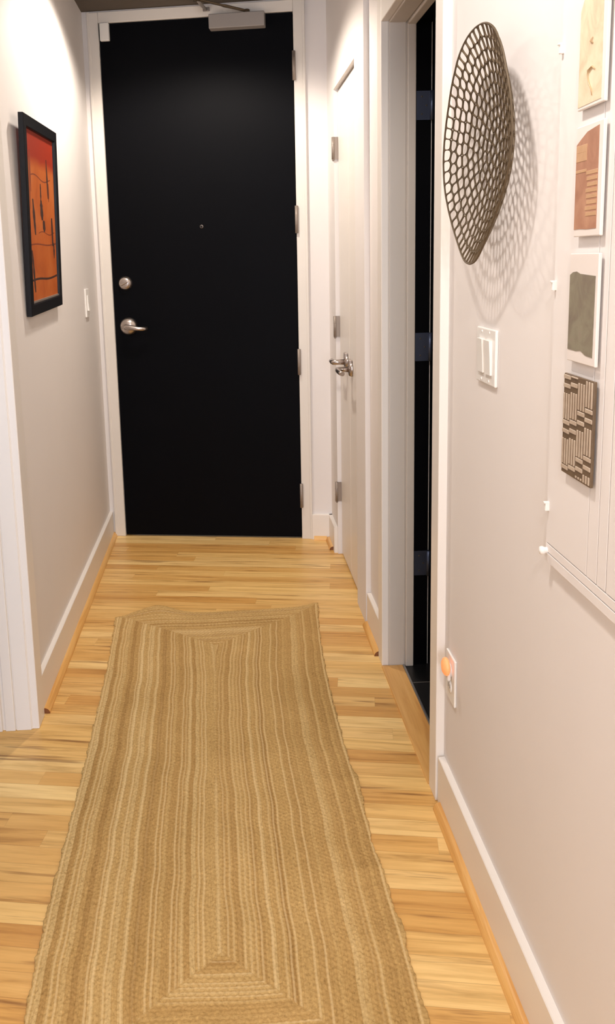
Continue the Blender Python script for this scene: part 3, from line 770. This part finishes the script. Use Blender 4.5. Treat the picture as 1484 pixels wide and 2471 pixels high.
# ================================================================== WIRE BOWL ON THE RIGHT WALL
def build_bowl():
    R, DP = 0.2075, 0.046
    root = empty('wire_bowl', (W, -2.518, 1.549))
    tag(root, 'bronze openwork wire bowl hung on the right wall above the switch', 'wall art')
    rnd = random.Random(11)
    # jittered points in rings, then a few relaxation steps -> rounded cells
    P = []
    k = 0; r = R - 0.0110
    while r > 0.012:
        n = max(3, int(round(2 * PI * r / 0.0212)))
        ph = rnd.random()
        for i in range(n):
            a = 2 * PI * (i + ph + rnd.uniform(-.16, .16)) / n
            rr = r + (rnd.uniform(-.0028, .0028) if k else 0)
            P.append((rr * math.cos(a), rr * math.sin(a)))
        r -= 0.0190; k += 1
    P.append((0, 0))
    def cell(i, P):
        p = P[i]
        poly = [(R * math.cos(2 * PI * j / 96), R * math.sin(2 * PI * j / 96)) for j in range(96)]
        for j, q in enumerate(P):
            if j == i: continue
            dx, dy = q[0] - p[0], q[1] - p[1]
            if dx * dx + dy * dy > 0.0064: continue
            mx, my = (p[0] + q[0]) / 2, (p[1] + q[1]) / 2
            out = []
            for a, b in zip(poly, poly[1:] + poly[:1]):
                da = (a[0] - mx) * dx + (a[1] - my) * dy; db = (b[0] - mx) * dx + (b[1] - my) * dy
                if da <= 0: out.append(a)
                if (da < 0) != (db < 0):
                    t = da / (da - db); out.append((a[0] + t * (b[0] - a[0]), a[1] + t * (b[1] - a[1])))
            poly = out
            if len(poly) < 3: break
        return poly
    def cen(poly):
        A = cx = cy = 0
        for (x0, y0), (x1, y1) in zip(poly, poly[1:] + poly[:1]):
            c = x0 * y1 - x1 * y0; A += c; cx += (x0 + x1) * c; cy += (y0 + y1) * c
        return (cx / (3 * A), cy / (3 * A)) if abs(A) > 1e-12 else poly[0]
    P = [tuple(0.55 * p[k] + 0.45 * cen(cell(i, P))[k] for k in (0, 1)) for i, p in enumerate(P)]
    GT = [-1, -.92, -.78, -.5, -.25, 0, .2, .33, .5, .67, .85, .95, 1]
    GV = [1.12, 1.06, .98, .95, .98, 1, .98, .95, .88, .79, .68, .68, .74]
    def dish(x, y):
        q = (x * x + y * y) / (R * R); t = max(-1.0, min(1.0, -y / R))
        x = x * float(np.interp(t, GT, GV))
        q *= 1 + 0.06 * max(0.0, t) ** 2
        return (-0.004 - DP * (0.92 * q + 0.08 * q * q), x, y)
    def ring_(bm, pts, w=0.00115, h=0.0034):
        # flat strip standing on edge, following the dish
        n = len(pts); Rg = []
        for j in range(n):
            a, b = pts[j - 1], pts[(j + 1) % n]; tx, ty = b[0] - a[0], b[1] - a[1]; l = math.hypot(tx, ty) or 1e-9
            nx, ny = ty / l * w / 2, -tx / l * w / 2; x, y = pts[j]
            g = 2 * DP / (R * R); nr = Vector((-1, -g * x, -g * y)).normalized() * (h / 2)
            A, C_ = Vector(dish(x + nx, y + ny)), Vector(dish(x - nx, y - ny))
            Rg.append([bm.verts.new(v) for v in (A + nr, C_ + nr, C_ - nr, A - nr)])
        for j in range(n):
            a, b = Rg[j], Rg[(j + 1) % n]
            for q in range(4): bm.faces.new((a[q], a[(q + 1) % 4], b[(q + 1) % 4], b[q]))
    bm = B()
    for i in range(len(P)):
        poly = cell(i, P)
        if len(poly) < 3: continue
        c = cen(poly)
        # resample evenly, shrink, and round the corners
        per = [math.dist(a, b) for a, b in zip(poly, poly[1:] + poly[:1])]; Lt = sum(per); N = 22
        pts = []; acc = 0; e = 0
        for j in range(N):
            tt = Lt * j / N
            while e < len(per) - 1 and acc + per[e] < tt: acc += per[e]; e += 1
            a, b = poly[e], poly[(e + 1) % len(poly)]; u = (tt - acc) / max(per[e], 1e-9)
            pts.append((a[0] + u * (b[0] - a[0]), a[1] + u * (b[1] - a[1])))
        for _ in range(2): pts = [tuple((pts[j - 1][k] + 2 * pts[j][k] + pts[(j + 1) % N][k]) / 4 for k in (0, 1)) for j in range(N)]
        pts = [(c[0] + (p[0] - c[0]) * 0.962, c[1] + (p[1] - c[1]) * 0.962) for p in pts]
        ring_(bm, pts)
    obj('wire_lattice', bm, M['bronze'], root)
    bm = B()
    tube(bm, [dish((R) * math.cos(2 * PI * j / 120), (R) * math.sin(2 * PI * j / 120)) for j in range(120)], 0.0016, 6, closed=True)
    obj('rim', bm, M['bronze'], root)
build_bowl()

# ================================================================== WHITE PANEL WITH FOUR CERAMIC TILES
PX = W
pn = empty('wall_panel', (PX, -3.10, 0.872)); tag(pn, 'white grooved wooden panel with metal clips mounted on the right wall', 'wall panel')
def P_(y, z): return (y + 3.10, z - 0.872)
Y0, Y1, ZT = -2.812, -3.42, 2.02
bm = B()
def pb(x0, x1, ya, yb, za, zb, bev=0.0008): bx(bm, x0, x1, ya + 3.10, yb + 3.10, za - 0.872, zb - 0.872, bev)
pb(-0.0030, 0.0, Y0 - .001, Y1, 0.873, ZT)                             # back board, seen only in the grooves
BTK = -0.0100
pb(BTK - .0004, -0.002, Y0, Y1, 0.872, 0.8866, 0.0004); pb(BTK, -0.002, Y0, Y1, 0.8880, 0.9018, 0.0005)
for a, b in ((Y0, -2.9595), (-2.9612, -2.9915), (-2.9935, -3.0195), (-3.0218, -3.07), (-3.0722, -3.14), (-3.1422, Y1)):
    pb(BTK, -0.002, a, b, 0.9034, ZT, 0.0005)
obj('board', bm, M['wall'], pn)
for z in (1.649, 1.309, 0.963):
    bm = B(); bx(bm, -0.0160, -0.004, Y0 + 3.10 - 0.0085, Y0 + 3.10 - 0.0025, z - 0.872 - 0.007, z - 0.872 + 0.006, 0.0008)
    bx(bm, -0.0180, -0.004, Y0 + 3.10 - 0.0085, Y0 + 3.10 - 0.0025, z - 0.872 + 0.005, z - 0.872 + 0.008, 0.0006)
    obj('mounting_clip', bm, M['plastic'], pn)
bm = B(); lathe(bm, [(0, 0.005), (0.006, 0.005), (0.010, 0.007), (0.014, 0.006), (0.016, 0)], (-0.007, Y0 + 3.10 - 0.004, 0.018), (-1, 0, 0), 16)
obj('corner_knob', bm, M['plastic'], pn)

TXB = -0.0102
def slab(y0, y1, z0, z1, th, name='art_tile', rad=0.0022):
    """y0 = far edge, y1 = near edge"""
    root = empty(name, (W + TXB, (y0 + y1) / 2, (z0 + z1) / 2))
    hy, hz = (y0 - y1) / 2, (z1 - z0) / 2
    bm = B(); bx(bm, -0.0045, 0.0005, -hy + .016, hy - .014, -hz + .014, hz - .014); obj('mount', bm, M['dark_slot'], root)
    bm = B(); bx(bm, -th, -0.0030, -hy, hy, -hz, hz, 0.0012, 2); return root, bm, hy, hz
G = 'ceramic tiles on the white panel'
def patch(bm, x, poly, th, mat):
    """thin raised glaze area; poly in (y, z), front face at -x-th"""
    n0 = len(bm.faces); prism(bm, poly, 0, -x - th, -x + 0.001, mat)
# 1 beige
r, bm, hy, hz = slab(-2.8921, -2.9744, 1.5491, 1.6992, 0.0078); obj('tile_body', bm, M['ceramic'], r)
bm = B(); patch(bm, 0.0078, [(hy - .003, -hz + .004), (hy - .003, hz - .022), (hy - .012, hz - .010), (hy - .035, hz - .004), (-hy + .012, hz - .003), (-hy + .009, -hz + .005)], 0.0006, 0)
g = obj('glaze', bm, M['glaze_beige'], r)
bm = B(); tube(bm, [(-.0086, -.012, -.030), (-.0086, -.004, -.025), (-.0086, .006, -.028), (-.0086, .008, -.034), (-.0086, .006, -.040), (-.0086, .002, -.047), (-.0086, -.004, -.054), (-.0086, -.006, -.062)], [.0012, .0022, .0028, .002, .0018, .0024, .002, .001], 6, flat=(1, .4))
obj('brush_line', bm, M['glaze_brown'], g)
bm = B(); tube(bm, [(-.0086, -.002, .012), (-.0086, .003, .008), (-.0086, -.003, .004)], [.001, .0022, .001], 6)
obj('brush_dot', bm, M['glaze_brown'], g)
tag(r, 'beige glazed ceramic tile, topmost of the column on the white panel', 'tile', G)
# 2 terracotta
r, bm, hy, hz = slab(-2.8942, -2.9765, 1.3795, 1.5275, 0.0078); obj('tile_body', bm, M['ceramic'], r)
bm = B(); patch(bm, 0.0078, [(hy - .002, -hz + .010), (hy - .002, hz - .024), (hy - .015, hz - .018), (hy - .035, hz - .010), (-hy + .012, hz - .006), (-hy + .011, -hz + .010), (0.0, -hz + .0095), (hy * .5, -hz + .0105)], 0.0006, 0)
g = obj('glaze', bm, M['glaze_terracotta'], r)
bm = B()
for k in range(8):
    z = hz * 0.10 - k * 0.0078; bx(bm, -0.0089, -0.0080, -hy + .012, -hy + .046 - .002 * (k % 3), z, z + 0.0052, 0.0003)
for k, (z, w) in enumerate(((hz * .52, .010), (hz * .36, .012), (hz * .16, .004))): bx(bm, -0.0089, -0.0080, hy * .12, hy - .003, z, z + w, 0.0003)
obj('glaze_stripes', bm, M['glaze_tan'], g)
tag(r, 'rust-brown striped ceramic tile with white border, second from the top', 'tile', G)
# 3 grey green
r, bm, hy, hz = slab(-2.8860, -2.9775, 1.2048, 1.3569, 0.0078); obj('tile_body', bm, M['ceramic'], r)
bm = B()
top = [(hy - .003, hz - .030), (hy * .72, hz - .026), (hy * .45, hz - .025), (hy * .2, hz - .028), (-hy * .3, hz - .029), (-hy + .007, hz - .030)]
bot = [(-hy + .008, -hz + .012), (-hy * .35, -hz + .013), (0, -hz + .018), (hy * .3, -hz + .016), (hy - .003, -hz + .0165)]
patch(bm, 0.0078, top + bot, 0.0006, 0); obj('glaze', bm, M['glaze_green'], r)
tag(r, 'grey-green glazed ceramic tile with white bands, third from the top', 'tile', G)
# 4 woven pattern
r, bm, hy, hz = slab(-2.8799, -2.9786, 1.0373, 1.1853, 0.0078); obj('tile_body', bm, M['weave_dark'], r)
bm = B(); rnd = random.Random(2)
cols = 4; cw = 2 * hy / cols; T_ = 0.0012
for c in range(cols):
    ya = hy - c * cw; z = hz - 0.001; k = c % 2 + (1 if c > 1 else 0)
    z += (0, 0.004, -0.006, 0.002)[c]
    first = (c in (0, 1))
    vert = not first
    if c == 2: vert = True
    while z > -hz + 0.004:
        h = 0.040 if vert else 0.027
        h = min(h, z + hz - 0.002)
        if vert:
            nb = 3
            for q in range(nb):
                yy = ya - (q + .22) * cw / nb; bx(bm, -0.0078 - T_, -0.0074, yy - cw / nb * .50, yy, max(z - h + .001, -hz + .002), min(z - .001, hz - .002), 0.0004)
        else:
            zz = z
            while zz > z - h + 0.003:
                bx(bm, -0.0078 - T_, -0.0074, ya - cw * .96, ya - cw * .06, max(zz - 0.0066, -hz + .002), min(zz - 0.0008, hz - .0015), 0.0004); zz -= 0.0130
        z -= h; vert = not vert
obj('weave_relief', bm, M['weave_light'], r)
tag(r, 'brown and tan woven-pattern ceramic tile, lowest of the column on the white panel', 'tile', G)
